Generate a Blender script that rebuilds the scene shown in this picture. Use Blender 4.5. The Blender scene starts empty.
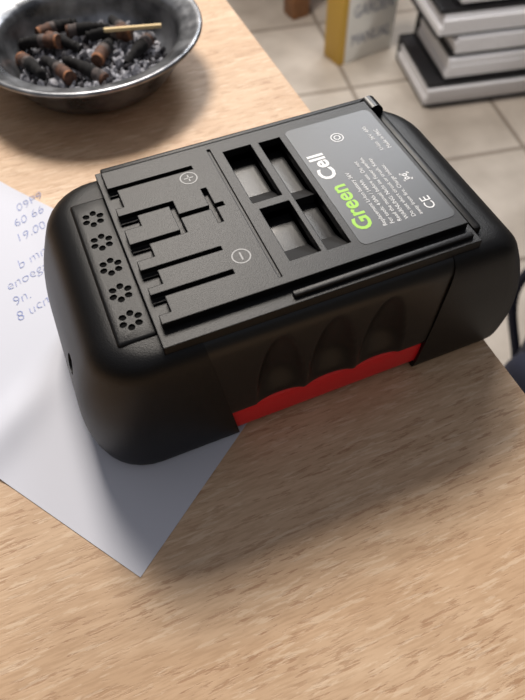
import bpy, bmesh, math, random
from mathutils import Vector, Matrix, Euler
random.seed(7)
MM=0.001
sc=bpy.context.scene
sc.view_settings.view_transform='Standard'
col=sc.collection

def s2l(c):
    return tuple(((x/255/12.92) if x/255<=0.04045 else ((x/255+0.055)/1.055)**2.4) for x in c)+(1,)

# ---------------------------------------------------------------- materials
def newmat(name):
    m=bpy.data.materials.new(name); m.use_nodes=True
    nt=m.node_tree; b=nt.nodes['Principled BSDF']
    return m,nt,b
def simple(name,rgb,rough=.5,metal=0,bump=0,bscale=500,var=0,spec=.5,bevel=0):
    m,nt,b=newmat(name)
    b.inputs['Base Color'].default_value=s2l(rgb); b.inputs['Roughness'].default_value=rough
    b.inputs['Metallic'].default_value=metal; b.inputs['Specular IOR Level'].default_value=spec
    tc=nt.nodes.new('ShaderNodeTexCoord')
    bv=None
    if bevel:
        bv=nt.nodes.new('ShaderNodeBevel'); bv.samples=6; bv.inputs['Radius'].default_value=bevel
        nt.links.new(bv.outputs['Normal'],b.inputs['Normal'])
    if bump or var:
        n=nt.nodes.new('ShaderNodeTexNoise'); n.inputs['Scale'].default_value=bscale; n.inputs['Detail'].default_value=3
        nt.links.new(tc.outputs['Object'],n.inputs['Vector'])
        if bump:
            bp=nt.nodes.new('ShaderNodeBump'); bp.inputs['Strength'].default_value=bump; bp.inputs['Distance'].default_value=.0003
            nt.links.new(n.outputs['Fac'],bp.inputs['Height']); nt.links.new(bp.outputs['Normal'],b.inputs['Normal'])
            if bv: nt.links.new(bv.outputs['Normal'],bp.inputs['Normal'])
        if var:
            r=nt.nodes.new('ShaderNodeValToRGB')
            c=s2l(rgb); r.color_ramp.elements[0].position=.3; r.color_ramp.elements[1].position=.7
            r.color_ramp.elements[0].color=tuple(v*(1-var) for v in c[:3])+(1,)
            r.color_ramp.elements[1].color=tuple(min(1,v*(1+var)) for v in c[:3])+(1,)
            nt.links.new(n.outputs['Fac'],r.inputs['Fac']); nt.links.new(r.outputs['Color'],b.inputs['Base Color'])
    return m
PL=simple('black_textured_plastic',(9,9,11),.42,bump=.3,bscale=2400,spec=.28)
PLP=simple('black_plate_plastic',(10,10,12),.44,bump=.28,bscale=2400,spec=.34,bevel=.0005)
PL2=simple('black_smooth_plastic',(10,10,12),.34,bump=.08,bscale=1500,spec=.35)
GRIP=simple('black_soft_grip',(10,10,12),.34,bump=.12,bscale=2600,spec=.42)
RED=simple('red_plastic',(228,32,42),.4,bump=.05,bscale=900)
LAB=simple('label_film',(24,24,26),.36,spec=.5)
WHT=simple('label_white_ink',(225,225,225),.5)
LIME=simple('label_green_ink',(150,205,40),.5)
HOLE=simple('recess_shade_black',(4,4,4),.8,spec=.1)  # near-black colour standing in for shade inside the vent holes

def wood():
    m,nt,b=newmat('oak_laminate'); N=nt.nodes; L=nt.links
    tc=N.new('ShaderNodeTexCoord')
    def noise(scale,vec,detail=3,dist=0,rough=.5,loc=(0,0,0)):
        mp=N.new('ShaderNodeMapping'); mp.inputs['Scale'].default_value=vec; mp.inputs['Location'].default_value=loc
        L.new(tc.outputs['Object'],mp.inputs['Vector'])
        n=N.new('ShaderNodeTexNoise'); n.inputs['Scale'].default_value=scale; n.inputs['Detail'].default_value=detail
        n.inputs['Distortion'].default_value=dist; n.inputs['Roughness'].default_value=rough
        L.new(mp.outputs['Vector'],n.inputs['Vector']); return n
    def ramp(src,p0,c0,p1,c1):
        r=N.new('ShaderNodeValToRGB'); e=r.color_ramp.elements
        e[0].position=p0; e[0].color=c0; e[1].position=p1; e[1].color=c1
        L.new(src,r.inputs['Fac']); return r
    def mul(src,k):
        x=N.new('ShaderNodeMath'); x.operation='MULTIPLY'; L.new(src,x.inputs[0])
        if isinstance(k,(int,float)): x.inputs[1].default_value=k
        else: L.new(k,x.inputs[1])
        return x.outputs[0]
    def mix(kind,fac,a,bb):
        x=N.new('ShaderNodeMixRGB'); x.blend_type=kind
        if isinstance(fac,float): x.inputs['Fac'].default_value=fac
        else: L.new(fac,x.inputs['Fac'])
        L.new(a,x.inputs['Color1'])
        if isinstance(bb,tuple): x.inputs['Color2'].default_value=bb
        else: L.new(bb,x.inputs['Color2'])
        return x
    broad=noise(8,(.8,2.5,1),4,.4)
    base=ramp(broad.outputs['Fac'],.3,s2l((204,170,136)),.7,s2l((216,186,154)))
    mp=N.new('ShaderNodeMapping'); mp.inputs['Scale'].default_value=(.36,1,1); mp.inputs['Location'].default_value=(.02,.03,0); L.new(tc.outputs['Object'],mp.inputs['Vector'])
    nn=N.new('ShaderNodeTexNoise'); nn.inputs['Scale'].default_value=7; nn.inputs['Detail'].default_value=2.5; nn.inputs['Roughness'].default_value=.4; L.new(mp.outputs['Vector'],nn.inputs['Vector'])
    sm=mul(nn.outputs['Fac'],150); sn=N.new('ShaderNodeMath'); sn.operation='SINE'; L.new(sm,sn.inputs[0])
    wr=ramp(sn.outputs[0],.0,(.86,.82,.78,1),.9,(1,1,1,1))
    c1=mix('MULTIPLY',.5,base.outputs['Color'],wr.outputs['Color'])
    fine=noise(1300,(.10,.9,1),3); fr=ramp(fine.outputs['Fac'],.38,(.86,.83,.80,1),.56,(1,1,1,1))
    c1=mix('MULTIPLY',.8,c1.outputs['Color'],fr.outputs['Color'])
    p1=noise(760,(.13,.95,1),4,rough=.65)
    zone=noise(40,(.5,1.2,1),2,loc=(.3,.1,0)); zr=ramp(zone.outputs['Fac'],.38,(.3,.3,.3,1),.6,(1,1,1,1))
    pr=ramp(p1.outputs['Fac'],.56,(0,0,0,1),.61,(1,1,1,1))
    c2=mix('MIX',mul(mul(pr.outputs['Color'],.6),zr.outputs['Color']),c1.outputs['Color'],s2l((156,114,82)))
    p2=noise(560,(.14,.95,1),4,.2,.65,loc=(.2,.7,0))
    lr=ramp(p2.outputs['Fac'],.56,(0,0,0,1),.62,(1,1,1,1))
    c3=mix('MIX',mul(lr.outputs['Color'],.35),c2.outputs['Color'],s2l((236,214,186)))
    L.new(c3.outputs['Color'],b.inputs['Base Color'])
    b.inputs['Roughness'].default_value=.5
    bp=N.new('ShaderNodeBump'); bp.inputs['Strength'].default_value=.25; bp.inputs['Distance'].default_value=.0003
    L.new(pr.outputs['Color'],bp.inputs['Height']); bp.invert=True; L.new(bp.outputs['Normal'],b.inputs['Normal'])
    return m
WOOD=wood()

def tiles():
    m,nt,b=newmat('ceramic_floor_tiles'); N=nt.nodes; L=nt.links
    tc=N.new('ShaderNodeTexCoord'); mp=N.new('ShaderNodeMapping')
    mp.inputs['Rotation'].default_value=(0,0,math.radians(10)); mp.inputs['Location'].default_value=(.10,.02,0)
    L.new(tc.outputs['Object'],mp.inputs['Vector'])
    br=N.new('ShaderNodeTexBrick'); br.offset=0; br.inputs['Scale'].default_value=1
    br.inputs['Brick Width'].default_value=.33; br.inputs['Row Height'].default_value=.33; br.inputs['Mortar Size'].default_value=.006
    br.inputs['Mortar Smooth'].default_value=.2
    br.inputs['Color1'].default_value=s2l((206,196,184)); br.inputs['Color2'].default_value=s2l((194,184,172)); br.inputs['Mortar'].default_value=s2l((146,134,122))
    L.new(mp.outputs['Vector'],br.inputs['Vector'])
    n=N.new('ShaderNodeTexNoise'); n.inputs['Scale'].default_value=9; n.inputs['Detail'].default_value=5; L.new(tc.outputs['Object'],n.inputs['Vector'])
    r=N.new('ShaderNodeValToRGB'); r.color_ramp.elements[0].position=.35; r.color_ramp.elements[0].color=(.70,.68,.66,1); r.color_ramp.elements[1].position=.65
    L.new(n.outputs['Fac'],r.inputs['Fac'])
    x=N.new('ShaderNodeMixRGB'); x.blend_type='MULTIPLY'; x.inputs['Fac'].default_value=.8
    L.new(br.outputs['Color'],x.inputs['Color1']); L.new(r.outputs['Color'],x.inputs['Color2']); L.new(x.outputs['Color'],b.inputs['Base Color'])
    b.inputs['Roughness'].default_value=.35
    return m
TILE=tiles()

# ---------------------------------------------------------------- mesh helpers
def mkobj(name,bm,mat,parent=None,smooth=None):
    bmesh.ops.recalc_face_normals(bm,faces=bm.faces)
    me=bpy.data.meshes.new(name); bm.to_mesh(me); bm.free()
    o=bpy.data.objects.new(name,me); col.objects.link(o)
    if mat: me.materials.append(mat)
    if parent: o.parent=parent
    if smooth is not None:
        for p in me.polygons: p.use_smooth=True
        me.set_sharp_from_angle(angle=math.radians(smooth))
    return o
def empty(name,loc=(0,0,0),rot=0):
    e=bpy.data.objects.new(name,None); e.location=loc; e.rotation_euler=(0,0,rot); e.empty_display_size=.02; col.objects.link(e); return e
def addbox(bm,x0,x1,y0,y1,z0,z1,bev=0,seg=2,M=None):
    r=bmesh.ops.create_cube(bm,size=1)
    vs=r['verts']
    for v in vs:
        v.co=Vector(((x0+x1)/2+v.co.x*(x1-x0),(y0+y1)/2+v.co.y*(y1-y0),(z0+z1)/2+v.co.z*(z1-z0)))
    if bev:
        es=list({e for v in vs for e in v.link_edges})
        rr=bmesh.ops.bevel(bm,geom=es,offset=bev,segments=seg,affect='EDGES',profile=.5)
        vs=list({v for f in rr['faces'] for v in f.verts}|{v for v in vs if v.is_valid})
    if M is not None:
        for v in vs: v.co=M@v.co
    return vs
def box(name,x0,x1,y0,y1,z0,z1,mat,parent=None,bev=0,seg=2,scale=MM):
    bm=bmesh.new(); addbox(bm,x0*scale,x1*scale,y0*scale,y1*scale,z0*scale,z1*scale,bev*scale,seg)
    return mkobj(name,bm,mat,parent,40)
def hfield(name,rect,zb,zt,ops,mat,parent):
    """rectilinear solid: top height per cell set by successive rectangles"""
    X0,X1,Y0,Y1=rect
    xs={X0,X1}; ys={Y0,Y1}
    for o in ops:
        for x in o[:2]:
            if X0<x<X1: xs.add(x)
        for y in o[2:4]:
            if Y0<y<Y1: ys.add(y)
    xs=sorted(xs); ys=sorted(ys); nx=len(xs)-1; ny=len(ys)-1
    H=[[zt]*ny for _ in range(nx)]
    for (a,b,c,d,z) in ops:
        for i in range(nx):
            cx=(xs[i]+xs[i+1])/2
            if a<cx<b:
                for j in range(ny):
                    if c<(ys[j]+ys[j+1])/2<d: H[i][j]=z
    zs=sorted({zb,zt}|{o[4] for o in ops})
    bm=bmesh.new(); V={}
    def vt(x,y,z):
        k=(round(x,4),round(y,4),round(z,4))
        if k not in V: V[k]=bm.verts.new((x*MM,y*MM,z*MM))
        return V[k]
    def h(i,j): return H[i][j] if 0<=i<nx and 0<=j<ny else zb
    def wall(pa,pb,za,zc):
        lo,hi=min(za,zc),max(za,zc)
        zz=[z for z in zs if lo<=z<=hi]
        for a,b in zip(zz,zz[1:]):
            q=[vt(*pa,a),vt(*pb,a),vt(*pb,b),vt(*pa,b)]
            if za<zc: q.reverse()
            bm.faces.new(q)
    for i in range(nx):
        for j in range(ny):
            z=H[i][j]; bm.faces.new((vt(xs[i],ys[j],z),vt(xs[i+1],ys[j],z),vt(xs[i+1],ys[j+1],z),vt(xs[i],ys[j+1],z)))
    for i in range(nx+1):
        for j in range(ny):
            a,b=h(i-1,j),h(i,j)
            if a!=b: wall((xs[i],ys[j]),(xs[i],ys[j+1]),a,b)
    for j in range(ny+1):
        for i in range(nx):
            a,b=h(i,j-1),h(i,j)
            if a!=b: wall((xs[i+1],ys[j]),(xs[i],ys[j]),a,b)
    me=bpy.data.meshes.new(name); bm.to_mesh(me); bm.free()
    o=bpy.data.objects.new(name,me); col.objects.link(o); me.materials.append(mat); o.parent=parent
    return o
def ring(x0,x1,y0,y1,r,n=9,step=None,r2=None,r3=None):
    if r2 is None: r2=r
    if r3 is None: r3=r2
    pts=[]
    cs=[((x1-r2,y0+r2),-90,r2),((x1-r3,y1-r3),0,r3),((x0+r,y1-r),90,r),((x0+r,y0+r),180,r)]
    for (cx,cy),a0,rr in cs:
        for i in range(n):
            a=math.radians(a0+90*i/(n-1)); pts.append((cx+rr*math.cos(a),cy+rr*math.sin(a)))
    if step:
        out=[]
        k=len(pts)
        for i in range(k):
            a=pts[i]; b=pts[(i+1)%k]; out.append(a)
            if i%n==n-1:
                m=step
                for j in range(1,m): out.append((a[0]+(b[0]-a[0])*j/m,a[1]+(b[1]-a[1])*j/m))
        pts=out
    return pts
def interp(levels,sub=4):
    out=[]
    n=len(levels)
    for i in range(n-1):
        p0=levels[max(i-1,0)];p1=levels[i];p2=levels[i+1];p3=levels[min(i+2,n-1)]
        for s in range(sub):
            t=s/sub
            out.append(tuple(.5*((2*b)+(-a+c)*t+(2*a-5*b+4*c-d)*t*t+(-a+3*b-3*c+d)*t**3) for a,b,c,d in zip(p0,p1,p2,p3)))
    out.append(levels[-1]); return out
def loft(levels,n=9,step=None,fn=None,sub=4):
    bm=bmesh.new(); rings=[]
    for L_ in interp(levels,sub):
        z,x0,x1,y0,y1,r=L_[:6]; r2=L_[6] if len(L_)>6 else None; r3=L_[7] if len(L_)>7 else None
        vs=[]
        for (x,y) in ring(x0,x1,y0,y1,r,n,step,r2,r3):
            zz=z
            if fn: x,y,zz=fn(x,y,z)
            vs.append(bm.verts.new((x*MM,y*MM,zz*MM)))
        rings.append(vs)
    for a,b in zip(rings,rings[1:]):
        k=len(a)
        for i in range(k): bm.faces.new((a[i],a[(i+1)%k],b[(i+1)%k],b[i]))
    bm.faces.new(list(reversed(rings[0]))); bm.faces.new(rings[-1])
    return bm
def cutplane(bm,co,no):
    g=bm.verts[:]+bm.edges[:]+bm.faces[:]
    bmesh.ops.bisect_plane(bm,geom=g,plane_co=co,plane_no=no,clear_outer=True,dist=1e-7)
    es=[e for e in bm.edges if e.is_boundary]
    bmesh.ops.holes_fill(bm,edges=es)
def boolean(o,cbm,solver='EXACT'):
    c=mkobj('tmpcut',cbm,HOLE)
    md=o.modifiers.new('b','BOOLEAN'); md.operation='DIFFERENCE'; md.solver=solver; md.object=c
    bpy.context.view_layer.update()
    dg=bpy.context.evaluated_depsgraph_get()
    me=bpy.data.meshes.new_from_object(o.evaluated_get(dg))
    o.modifiers.clear(); old=o.data; o.data=me
    for p in me.polygons: p.use_smooth=True
    me.set_sharp_from_angle(angle=math.radians(35))
    bpy.data.objects.remove(c,do_unlink=True)
def addcyl(bm,c,r,h,axis='Z',seg=24,sx=1,rot=0,r2=None):
    M=Matrix.Translation(Vector(c)*MM)
    if axis=='X': M=M@Matrix.Rotation(math.pi/2,4,'Y')
    if axis=='Y': M=M@Matrix.Rotation(math.pi/2,4,'X')
    M=M@Matrix.Rotation(rot,4,'Z')@Matrix.Diagonal((sx,1,1,1))
    return bmesh.ops.create_cone(bm,cap_ends=True,segments=seg,radius1=r*MM,radius2=(r if r2 is None else r2)*MM,depth=h*MM,matrix=M)['verts']
def text(name,body,x,y,z,size,rotz,mat,parent,off=0,shear=0,ext=.00003,sx=1,M=None):
    cu=bpy.data.curves.new(name,'FONT'); cu.body=body; cu.size=size; cu.offset=off; cu.shear=shear; cu.extrude=ext; cu.resolution_u=3
    o=bpy.data.objects.new(name,cu); col.objects.link(o)
    bpy.context.view_layer.update()
    me=bpy.data.meshes.new_from_object(o.evaluated_get(bpy.context.evaluated_depsgraph_get()))
    bpy.data.objects.remove(o,do_unlink=True)
    T=M if M is not None else Matrix.Translation((x,y,z))@Matrix.Rotation(rotz,4,'Z')@Matrix.Diagonal((sx,1,1,1))
    me.transform(T); me.materials.clear(); me.materials.append(mat)
    o=bpy.data.objects.new(name,me); col.objects.link(o); o.parent=parent
    return o

# ================================================================ BATTERY
bat=empty('power_tool_battery')
LV=[(0,-11,157,2,88,18,10,20),(1.5,-14.5,160,0,90,20,12,22),(15,-16,161,-1,91,21,12,24),(30,-14.5,158,-1.5,91,21,11,24),(42,-12,153.5,-1.5,91,21,10,24),
    (52,-8.5,148.5,-1.5,90.5,20,9,23),(58,-5.5,145,-1,90,18,8,22),(61.3,-2,141.5,.5,88.5,16,7,20),(63,2,138,3,86,14,6,18),(63.5,5.5,135,6.5,82.5,12,6,16)]
bm=loft(LV); cutplane(bm,Vector((37,0,0))*MM,Vector((62,0,8)).normalized())
capL=mkobj('end_cap_left',bm,PL,bat,35)
c=bmesh.new(); addcyl(c,(-9,27,41),3.8,14,'X'); boolean(capL,c)
bm=bmesh.new(); addcyl(bm,(-5,27,41),2.4,3,'X'); mkobj('end_screw',bm,PL2,bat,35)
bm=loft(LV); cutplane(bm,Vector((113,0,0))*MM,Vector((-64,0,4)).normalized())
capR=mkobj('end_cap_right',bm,PL,bat,35)
def sst(a,b,x):
    t=max(0,min(1,(x-a)/(b-a))); return t*t*(3-2*t)
def gripfn(x,y,z):
    d=0
    for cx in (53.5,73.5,93.5):
        r2=((x-cx)/9.4)**2+((z-18)/38)**2
        if r2<1: d=max(d,(1-r2)**.75)
    dep=6.0*d*(.22+.78*sst(19,34,z))
    if y<20: y=y+dep
    elif y>70: y=y-dep
    if z<24: z=z+.9*d*(24-z)/6
    return x,y,z
GL=[(17,22,128,2.2,87.5,5),(18.5,20,130,-.4,89.6,6),(26,20,130,-.9,90,6),(34,20,130,-.9,90,6),(42,20,130,-.8,90,6),(52,20,130,-.7,90,6),(58,20,130,-.4,89.5,6),(61.3,20,130,1,88,6),(62.9,20,130,3.5,85.5,6),(63.3,20,130,7,82,6)]
bm=loft(GL,n=5,step=130,fn=gripfn,sub=7); mkobj('finger_grip',bm,GRIP,bat,70)
bm=loft([(3,30,120,3.0,86.5,5),(4.5,28,122,.9,88.4,6),(12,28,122,.4,89,6),(16,28,122,.5,89,6),(18.5,28,122,1.4,88,6),(21,28,122,6,84,6)],n=5)
mkobj('red_base',bm,RED,bat,40)
# raised sliding plate
POCK=[(63,74,46,75.5),(64,75,17,42.5),(77,85.5,16.5,75)]
T=69.2; G=67.0; E=65.2
ops=[]
ops+=[(58,59.2,12,79,68.5)]
def gr(x0,x1,y0,y1,z=G): ops.append((x0,x1,y0,y1,z))
gr(19,50,71.0,73)
gr(19,38,56.2,58.2); gr(36.2,38.2,42,58.2)
gr(38,54,49.2,51.2); gr(19,38,42,44)
gr(19,46,30.0,31.8); gr(19,46,19,21)
gr(49,51,42,60)
for a,b,x in ((62,71.0,22),(51,56.2,25),(36,42,25),(24,30,24),(12.5,19,23)): gr(19,x,a,b,E)
for p in POCK: ops.append((*p,61.0))
up=hfield('terminal_plate',(19,125,9,82),60,69.2,ops,PLP,bat)
fl=hfield('plate_flange',(17,127,2.5,86),59,66.3,[(*p,61.0) for p in POCK],PLP,bat)
RMP=simple('pocket_grey_plastic',(30,30,31),.5,bump=.05,bscale=1500,spec=.4)
def ramp(name,x0,x1,y0,y1,zl=68.0,mat=None):
    bm=bmesh.new()
    v=[bm.verts.new((a*MM,b*MM,c*MM)) for a,b,c in [(x0,y0,63),(x1,y0,63),(x1,y1,63),(x0,y1,63),(x0,y0,zl),(x1,y0,zl)]]
    for f in [(0,1,2,3),(0,4,5,1),(4,3,2,5),(0,3,4),(1,5,2)]: bm.faces.new([v[i] for i in f])
    mkobj(name,bm,mat or RMP,bat)
ramp('pocket_ramp_1',63,74,46,56); ramp('pocket_ramp_2',64,75,17,27); ramp('pocket_ramp_3',77,85.5,44,52,67); ramp('pocket_ramp_4',77,85.5,16.5,27)
box('rail_front',60,125,4.4,6.6,65,67.8,PLP,bat,.5)
box('rail_rear',19,127,83,85.6,65,68.4,PLP,bat,.7)
box('rail_end',127.6,131,8,80,61,66.2,PL,bat,1.2)
bm=bmesh.new(); addcyl(bm,(127,80,66.5),3.6,7,'Y',20); addcyl(bm,(127,80,63),3.6,7,'Z',20); mkobj('latch_knob',bm,PL2,bat,40)
pad=box('vent_pad',4.5,17.5,10,76,61,64.3,PL,bat,1.2,3)
c=bmesh.new()
VY=[66,54,42,30,18.2]
for y in VY:
    for k in range(6):
        a=math.radians(60*k+20); addcyl(c,(11+2.8*math.cos(a),y+2.8*math.sin(a),66),1.15,4.6,'Z',12,sx=1.1,rot=a)
boolean(pad,c)
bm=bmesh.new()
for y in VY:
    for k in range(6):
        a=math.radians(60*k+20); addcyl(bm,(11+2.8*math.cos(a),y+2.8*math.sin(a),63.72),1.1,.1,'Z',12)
mkobj('vent_hole_shade_discs',bm,HOLE,bat)  # near-black discs paint in the shade at the bottom of the vent holes
def circ(bm,cx,cy,z,r,w):
    n=32; a=[];b=[]
    for i in range(n):
        t=2*math.pi*i/n
        a.append(bm.verts.new(((cx+r*math.cos(t))*MM,(cy+r*math.sin(t))*MM,z*MM))); b.append(bm.verts.new(((cx+(r-w)*math.cos(t))*MM,(cy+(r-w)*math.sin(t))*MM,z*MM)))
    for i in range(n): bm.faces.new((a[i],a[(i+1)%n],b[(i+1)%n],b[i]))
GREY=simple('grey_print',(150,150,150),.5)
bm=bmesh.new(); circ(bm,47,67,69.27,3.2,.45); addbox(bm,45.3*MM,48.7*MM,66.75*MM,67.25*MM,69.2*MM,69.28*MM); addbox(bm,46.75*MM,47.25*MM,65.3*MM,68.7*MM,69.2*MM,69.28*MM)
circ(bm,50.5,25.0,69.27,3.2,.45); addbox(bm,50.25*MM,50.75*MM,23.3*MM,26.7*MM,69.2*MM,69.28*MM)
mkobj('polarity_marks',bm,GREY,bat)
# label
bm=bmesh.new(); pts=[(x,y) for x,y in ring(88,123.5,13.5,77,2.5,6)]
va=[bm.verts.new((x*MM,y*MM,69.32*MM)) for x,y in pts]; vb=[bm.verts.new((x*MM,y*MM,69.15*MM)) for x,y in pts]
bm.faces.new(va)
for i in range(len(pts)): bm.faces.new((vb[i],vb[(i+1)%len(pts)],va[(i+1)%len(pts)],va[i]))
mkobj('rating_label',bm,LAB,bat)
R90=math.pi/2; Z=.06936
text('label_word_green','Green',.0958,.0195,Z,.0086,R90,LIME,bat,off=.0002,sx=1.04)
text('label_word_cell','Cell',.0958,.0462,Z,.0086,R90,WHT,bat,off=.0002,sx=1.04)
lines=['Replacement Li-Ion battery 36V','For tools: 4.0Ah / 144Wh','Read the manual before use. Do not','WARNUNG: Nicht ins Feuer werfen.','Do not short circuit or crush. Keep','away from fire. Charge indoor.']
for i,t in enumerate(lines):
    text(f'label_line_{i+1}',t,.1000+.0027*i,.0185,Z,.0021,R90,WHT,bat,sx=1.05)
text('label_ce','CE',.1195,.0195,Z,.0052,R90,WHT,bat)
text('label_pn','Li-Ion  36V  4Ah',.1175,.053,Z,.0022,R90,WHT,bat); text('label_pn2','Made in PRC',.1208,.053,Z,.0022,R90,WHT,bat)
bm=bmesh.new(); circ(bm,105,66,69.37,2.5,.4); circ(bm,105,66,69.37,1.3,.35)
for s in (-1,1): addbox(bm,-2.6*MM,2.6*MM,-.25*MM,.25*MM,0,.05*MM,M=Matrix.Translation((.1175,.037,.06932))@Matrix.Rotation(s*.9,4,'Z'))
addbox(bm,115.8*MM,119.5*MM,35.4*MM,35.8*MM,69.32*MM,69.37*MM);addbox(bm,115.8*MM,119.5*MM,38.2*MM,38.6*MM,69.32*MM,69.37*MM)
mkobj('label_icons',bm,WHT,bat)

# ================================================================ PAPER
A=Vector((-14,-37)); u=Vector((.808,.589)); v=Vector((-.575,.818))
def paph(p):
    b=(p-A).dot(v); k=max(0,min(1,(-18-p.x)/25))
    return k*(4.5*math.exp(-((b-79)/9)**2)+.035*max(0,b-90)) if b>55 else 0
bm=bmesh.new(); g={}
NU,NV=60,110
for i in range(NU+1):
    for j in range(NV+1):
        p=A+u*(118*i/NU)+v*(212*j/NV)
        g[i,j]=bm.verts.new((p.x*MM,p.y*MM,(-.3+paph(p))*MM))
for i in range(NU):
    for j in range(NV): bm.faces.new((g[i,j],g[i+1,j],g[i+1,j+1],g[i,j+1]))
note=empty('handwritten_note')
PAP=simple('white_paper',(208,210,220),.75,bump=.1,bscale=120)
ps=mkobj('paper_sheet',bm,PAP,note,60)
INK=simple('blue_ink',(104,122,184),.6)
def hand(t,x,y,size,rot):
    o=text('writing_'+str(len(note.children)),t,x*MM,y*MM,0,size*MM,rot,INK,note,off=-.00018,shear=.35,ext=.00002)
    for vv in o.data.vertices:
        vv.co.y+=.35*MM*math.sin(vv.co.x/MM*1.3)
        p=Vector((vv.co.x/MM,vv.co.y/MM)); vv.co.z+=(-.3+paph(p)+.15)*MM
for t,x,y in [('09P9',-21,158),('60 66',-24,147),('19.00',-25,136),('b mms',-27,119),('enoegan',-34,107),('9n.',-33,97),('8 ucm',-33,88)]:
    hand(t,x,y,7.5,.38)

# ================================================================ TABLE
tab=empty('oak_table')
TZ=-.0006
bm=bmesh.new(); addbox(bm,-.85,.149,-.55,.95,TZ-.025,TZ,.0012,2); mkobj('tabletop',bm,WOOD,tab,40)
LEG=simple('white_table_leg',(190,190,188),.4)
for i,(x,y) in enumerate([(-.80,-.5),(.07,-.5),(-.80,.9),(.07,.9)]):
    bm=bmesh.new(); addbox(bm,x-.025,x+.025,y-.025,y+.025,-.75,TZ-.025,.002); mkobj(f'leg_{i+1}',bm,LEG,tab)

# ================================================================ ASHTRAY
ash=empty('metal_ashtray',(.046,.262,TZ))
def metal():
    m,nt,b=newmat('worn_pewter'); N=nt.nodes;L=nt.links
    b.inputs['Metallic'].default_value=.8
    tc=N.new('ShaderNodeTexCoord'); n=N.new('ShaderNodeTexNoise'); n.inputs['Scale'].default_value=70; n.inputs['Detail'].default_value=6; L.new(tc.outputs['Object'],n.inputs['Vector'])
    r=N.new('ShaderNodeValToRGB'); r.color_ramp.elements[0].position=.35; r.color_ramp.elements[0].color=s2l((88,90,94)); r.color_ramp.elements[1].position=.65; r.color_ramp.elements[1].color=s2l((160,162,166))
    L.new(n.outputs['Fac'],r.inputs['Fac']); L.new(r.outputs['Color'],b.inputs['Base Color'])
    r2=N.new('ShaderNodeMapRange'); r2.inputs['To Min'].default_value=.18; r2.inputs['To Max'].default_value=.45; L.new(n.outputs['Fac'],r2.inputs['Value']); L.new(r2.outputs['Result'],b.inputs['Roughness'])
    return m
PEW=metal()
prof=[(0,2.2),(30,2.2),(40,2.8),(46,6),(50,13),(52,20),(53,23.5),(55,25.2),(59,26.4),(63,28),(65,28.8),(66.4,28.4),(66.8,27.2),(65.6,25.8),(62,24.6),(58,23),(54.5,18),(51,10),(46,3.2),(40,.4),(36,0),(0,0)]
bm=bmesh.new(); n=72; rows=[]
for r,z in prof:
    if r==0: rows.append([bm.verts.new((0,0,z*MM))])
    else: rows.append([bm.verts.new((r*MM*math.cos(2*math.pi*i/n),r*MM*math.sin(2*math.pi*i/n),z*MM)) for i in range(n)])
for a,b in zip(rows,rows[1:]):
    for i in range(n):
        j=(i+1)%n
        if len(a)==1: bm.faces.new((a[0],b[i],b[j]))
        elif len(b)==1: bm.faces.new((a[i],a[j],b[0]))
        else: bm.faces.new((a[i],a[j],b[j],b[i]))
mkobj('dish',bm,PEW,ash,60)
FILT=simple('stained_filter',(84,56,42),.8,var=.6,bscale=350)
ORG=simple('tan_filter',(140,92,60),.8,var=.4,bscale=350)
PAPB=simple('burnt_cigarette_paper',(84,76,74),.9,var=.6,bscale=500)
CHAR=simple('charred_tip',(18,16,17),.95,bump=.6,bscale=900)
ASHM=simple('grey_ash',(160,160,166),.95,var=.5,bscale=700)
ASHD=simple('dark_ash',(60,58,62),.95,var=.5,bscale=700)
def butt(i,x,y,z,L,yaw,pit,bend=.2):
    bm=bmesh.new(); nseg=16; rn=14; rows=[]
    for k in range(nseg+1):
        t=k/nseg; r=3.9*(1+.07*math.sin(k*2.1+i))
        if t>.5: r*=.95-.3*(t-.5)+.12*math.sin(k*3+i)
        cx=L*(t-.5); cz=bend*L*(.25-(t-.5)**2)
        rows.append([bm.verts.new((cx*MM,r*(1 if t<.6 else .8)*math.cos(2*math.pi*q/rn)*MM,(cz+r*math.sin(2*math.pi*q/rn))*MM)) for q in range(rn)])
    for k,(a,b) in enumerate(zip(rows,rows[1:])):
        for q in range(rn):
            f=bm.faces.new((a[q],a[(q+1)%rn],b[(q+1)%rn],b[q])); f.material_index=(3 if k<1 else 0 if k<5 else (1 if k<7 else 2)) if i%3 else (0 if k<1 else (1 if k<4 else 2))
    bm.faces.new(rows[0]); f=bm.faces.new(rows[-1]); f.material_index=2
    bmesh.ops.transform(bm,matrix=Matrix.Translation(Vector((x,y,z))*MM)@Matrix.Rotation(yaw,4,'Z')@Matrix.Rotation(pit,4,'Y'),verts=bm.verts)
    o=mkobj(f'cigarette_butt_{i}',bm,FILT,ash,60); o.data.materials.append(PAPB); o.data.materials.append(CHAR); o.data.materials.append(ORG)
for i,b in enumerate([(-36,4,10,30,-1.3,-.1),(-23,-4,10,32,1.9,.1),(-8,-12,10,30,2.2,-.1),(-14,18,12,28,-.9,.05),(8,0,12,30,1.0,.15),(4,26,12,27,-.3,0),(-27,22,13,28,2.5,.2),(22,22,12,26,1.7,.1),(26,-6,10,26,-2.4,.1),(-14,32,14,26,.3,.1),(14,12,14,28,2.7,.1)]): butt(i+1,*b)
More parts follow.
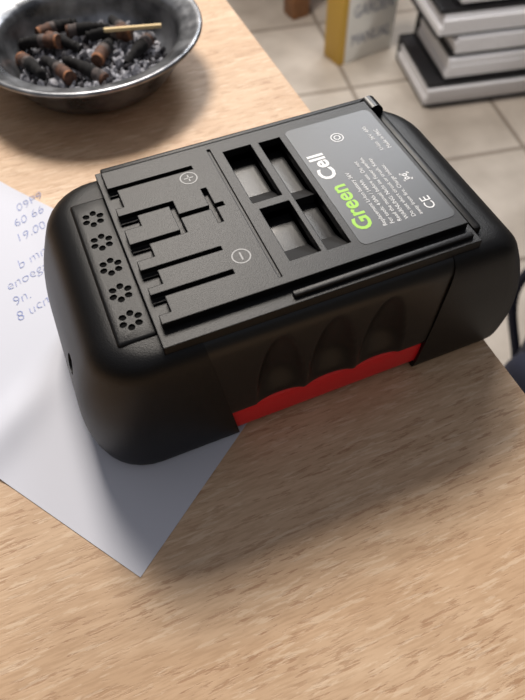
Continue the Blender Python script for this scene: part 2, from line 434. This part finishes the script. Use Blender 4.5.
for nm,mt,cnt,szs in (('ash_flakes',ASHM,1100,[.5,.7,1,1.6,2.6,3.6]),('dark_ash_bits',ASHD,500,[.7,1,1.8,3])):
    bm=bmesh.new()
    for k in range(cnt):
        a=random.uniform(0,2*math.pi); r=43*math.sqrt(random.random()); s=random.choice(szs)
        M=Matrix.Translation(Vector((r*math.cos(a),r*math.sin(a)+1,3.5+random.uniform(0,9)*(1-r/60)))*MM)@Euler([random.uniform(0,6) for _ in range(3)]).to_matrix().to_4x4()@Matrix.Diagonal((s*1.3,s,s*.45,1))
        bmesh.ops.create_icosphere(bm,subdivisions=1,radius=MM,matrix=M)
    mkobj(nm,bm,mt,ash)
bm=bmesh.new(); addbox(bm,-17*MM,17*MM,-1*MM,1*MM,-1*MM,1*MM,.2*MM,M=Matrix.Translation((.027,.002,.0205))@Matrix.Rotation(-.12,4,'Z')@Matrix.Rotation(.08,4,'Y'))
mkobj('matchstick',bm,simple('match_wood',(226,200,150),.7),ash)

# ================================================================ ROOM
bm=bmesh.new(); addbox(bm,-2.5,3.0,-2,3.2,-.80,-.75); mkobj('floor',bm,TILE)
WALL=simple('painted_wall',(150,146,140),.8,bump=.05,bscale=40)
for nm,b in (('wall_north',(-2.5,3.0,3.2,3.3)),('wall_south',(-2.5,3.0,-2.1,-2.0)),('wall_west',(-2.6,-2.5,-2.1,3.3)),('wall_east',(3.0,3.1,-2.1,3.3))):
    bm=bmesh.new(); addbox(bm,*b,-.80,1.85); mkobj(nm,bm,WALL)
FZ=-.75
st=empty('document_stack',(.905,1.03,FZ),math.radians(-12))
BLK=simple('black_folder',(26,26,30),.45); SHT=simple('paper_edges',(236,236,240),.8,var=.08,bscale=300)
PRN=simple('printed_cover',(120,128,150),.6,var=.5,bscale=60)
def sheets(name,x0,x1,y0,y1,z0,z1,par,n=None):
    bm=bmesh.new(); z=z0; k=0
    while z<z1-.0005:
        h=random.uniform(.010,.02); h=min(h,z1-z); d=[random.uniform(-.008,.008) for _ in range(2)]
        addbox(bm,x0+d[0],x1+d[0],y0+d[1],y1+d[1],z,z+h); z+=h
    mkobj(name,bm,SHT,par)
def folder(name,x0,x1,y0,y1,z0,h,par):
    bm=bmesh.new(); t=.010
    addbox(bm,x0,x1,y0,y1,z0,z0+t,.001); addbox(bm,x0,x1,y0,y1,z0+h-t,z0+h,.001); addbox(bm,x0,x1,y1-t,y1,z0,z0+h,.001)
    mkobj(name,bm,BLK,par,40)
z=0
for i,(h,dx,dy,w,d) in enumerate([(.065,0,0,.42,.235),(.07,.04,.01,.40,.225),(.065,.0,.02,.40,.215),(.07,.04,.03,.38,.205),(.06,.01,.035,.38,.20)]):
    folder(f'folder_{i+1}',dx,dx+w,dy,dy+d,z,h,st); sheets(f'sheets_{i+1}',dx+.006,dx+w-.006,dy-.004,dy+d-.02,z+.0105,z+h-.012,st); z+=h
    if i%2:
        sheets(f'loose_{i+1}',dx+.01,dx+w-.03,dy+.0,dy+d-.03,z,z+.035,st); z+=.035
ct=empty('printed_carton',(.79,1.285,FZ),math.radians(8))
CW=simple('white_card',(236,236,232),.6); CY=simple('yellow_card',(205,165,70),.6); CB=simple('blue_print',(84,98,130),.6)
bm=bmesh.new(); addbox(bm,.020,.180,0,.07,0,.34,.003); mkobj('carton_body',bm,CW,ct,40)
bm=bmesh.new(); addbox(bm,0,.0199,0,.07,0,.34,.002); mkobj('carton_side_panel',bm,CY,ct,40)
for i,t in enumerate(['MANUAL','GARDEN','WINTER','TOOLS']):
    M=Matrix.Translation((.036,-.0008,.045+.075*i))@Matrix.Rotation(R90,4,'X')@Matrix.Diagonal((.72,1,1,1))
    text(f'print_{i+1}',t,0,0,0,.044,0,CB,ct,off=-.0004,ext=.0002,M=M)
sl=empty('wooden_stool',(.80,1.58,FZ),math.radians(8)); BR=simple('brown_wood',(150,104,66),.5,var=.2,bscale=30)
bm=bmesh.new()
for x,y in [(0,0),(.3,0),(0,.3),(.3,.3)]: addbox(bm,x-.028,x+.028,y-.028,y+.028,0,.43,.003)
addbox(bm,-.04,.34,-.04,.34,.43,.46,.005)
for y in (0,.3): addbox(bm,0,.3,y-.012,y+.012,.15,.18,.002)
mkobj('stool_frame',bm,BR,sl,40)
ch=empty('wooden_chair',(.97,.62,FZ),math.radians(-10))
DK=simple('dark_wood',(70,52,40),.5,var=.2,bscale=30)
bm=bmesh.new()
for x,y in [(0,0),(.36,0),(0,-.36),(.36,-.36)]: addbox(bm,x-.02,x+.02,y-.02,y+.02,0,.44 if x==0 else .9,.003)
addbox(bm,-.03,.39,-.39,.03,.44,.47,.006)
for zz in (.6,.7,.8): addbox(bm,.35,.37,-.36,0,zz,zz+.05,.004)
mkobj('chair_frame',bm,DK,ch,40)
bg=empty('dark_backpack',(.72,.17,FZ),math.radians(5)); NAV=simple('navy_fabric',(34,38,56),.85,bump=.4,bscale=250)
bm=bmesh.new()
def roundbox(bm,cx,cy,cz,sx,sy,sz,p=3.2):
    vs=bmesh.ops.create_uvsphere(bm,u_segments=40,v_segments=24,radius=1)['verts']
    for q in vs:
        c=[q.co.x,q.co.y,q.co.z]; k=sum(abs(t)**p for t in c)**(1/p)
        q.co=Vector((cx+c[0]/k*sx,cy+c[1]/k*sy,cz+c[2]/k*sz))
roundbox(bm,0,0,.19,.16,.12,.19); roundbox(bm,-.14,0,.11,.05,.09,.09); roundbox(bm,0,-.12,.12,.10,.04,.09)
mkobj('bag_body',bm,NAV,bg,60)
cu=bpy.data.curves.new('strap','CURVE'); cu.dimensions='3D'; cu.bevel_depth=.008
for s in (-1,1):
    sp=cu.splines.new('BEZIER'); sp.bezier_points.add(2)
    for p,co in zip(sp.bezier_points,[(s*.07,.08,.36),(s*.09,.17,.22),(s*.08,.11,.04)]): p.co=co; p.handle_left_type=p.handle_right_type='AUTO'
o=bpy.data.objects.new('straps',cu); col.objects.link(o); o.parent=bg; cu.materials.append(NAV)

# ================================================================ LIGHT
def area(name,loc,tgt,size,power,color,sy=None):
    l=bpy.data.lights.new(name,'AREA'); l.energy=power; l.color=color; l.size=size
    if sy: l.shape='RECTANGLE'; l.size_y=sy
    o=bpy.data.objects.new(name,l); o.location=loc; o.rotation_euler=(Vector(tgt)-Vector(loc)).to_track_quat('-Z','Y').to_euler(); col.objects.link(o); return o
area('ceiling_light',(.22,1.15,1.35),(.06,.05,0),.42,35,(1,.92,.83))
area('window_light',(1.5,2.1,1.7),(.5,.7,-.5),.9,36,(.95,.97,1))
l=bpy.data.lights.new('carton_fill_spot','SPOT'); l.energy=75; l.color=(1,.97,.92); l.spot_size=math.radians(38); l.spot_blend=.6; l.shadow_soft_size=.15  # added fill lamp to brighten carton and stack fronts, not a fixture of the room
o=bpy.data.objects.new('carton_fill_spot',l); o.location=(1.5,-.9,1.4); o.rotation_euler=(Vector((1.0,1.25,-.55))-Vector(o.location)).to_track_quat('-Z','Y').to_euler(); col.objects.link(o)
w=bpy.data.worlds.new('world'); sc.world=w; w.use_nodes=True
w.node_tree.nodes['Background'].inputs[0].default_value=(.90,.91,1,1); w.node_tree.nodes['Background'].inputs[1].default_value=.30

# ================================================================ CAMERA
cd=bpy.data.cameras.new('cam'); cd.sensor_fit='HORIZONTAL'; cd.sensor_width=36; cd.lens=620/525*36; cd.clip_start=.01
co=bpy.data.objects.new('cam',cd); co.location=(.0066,-.1042,.2165); co.rotation_euler=(.5954,.0157,-.3944); col.objects.link(co); sc.camera=co
cd.dof.use_dof=True; cd.dof.focus_distance=.215; cd.dof.aperture_fstop=20
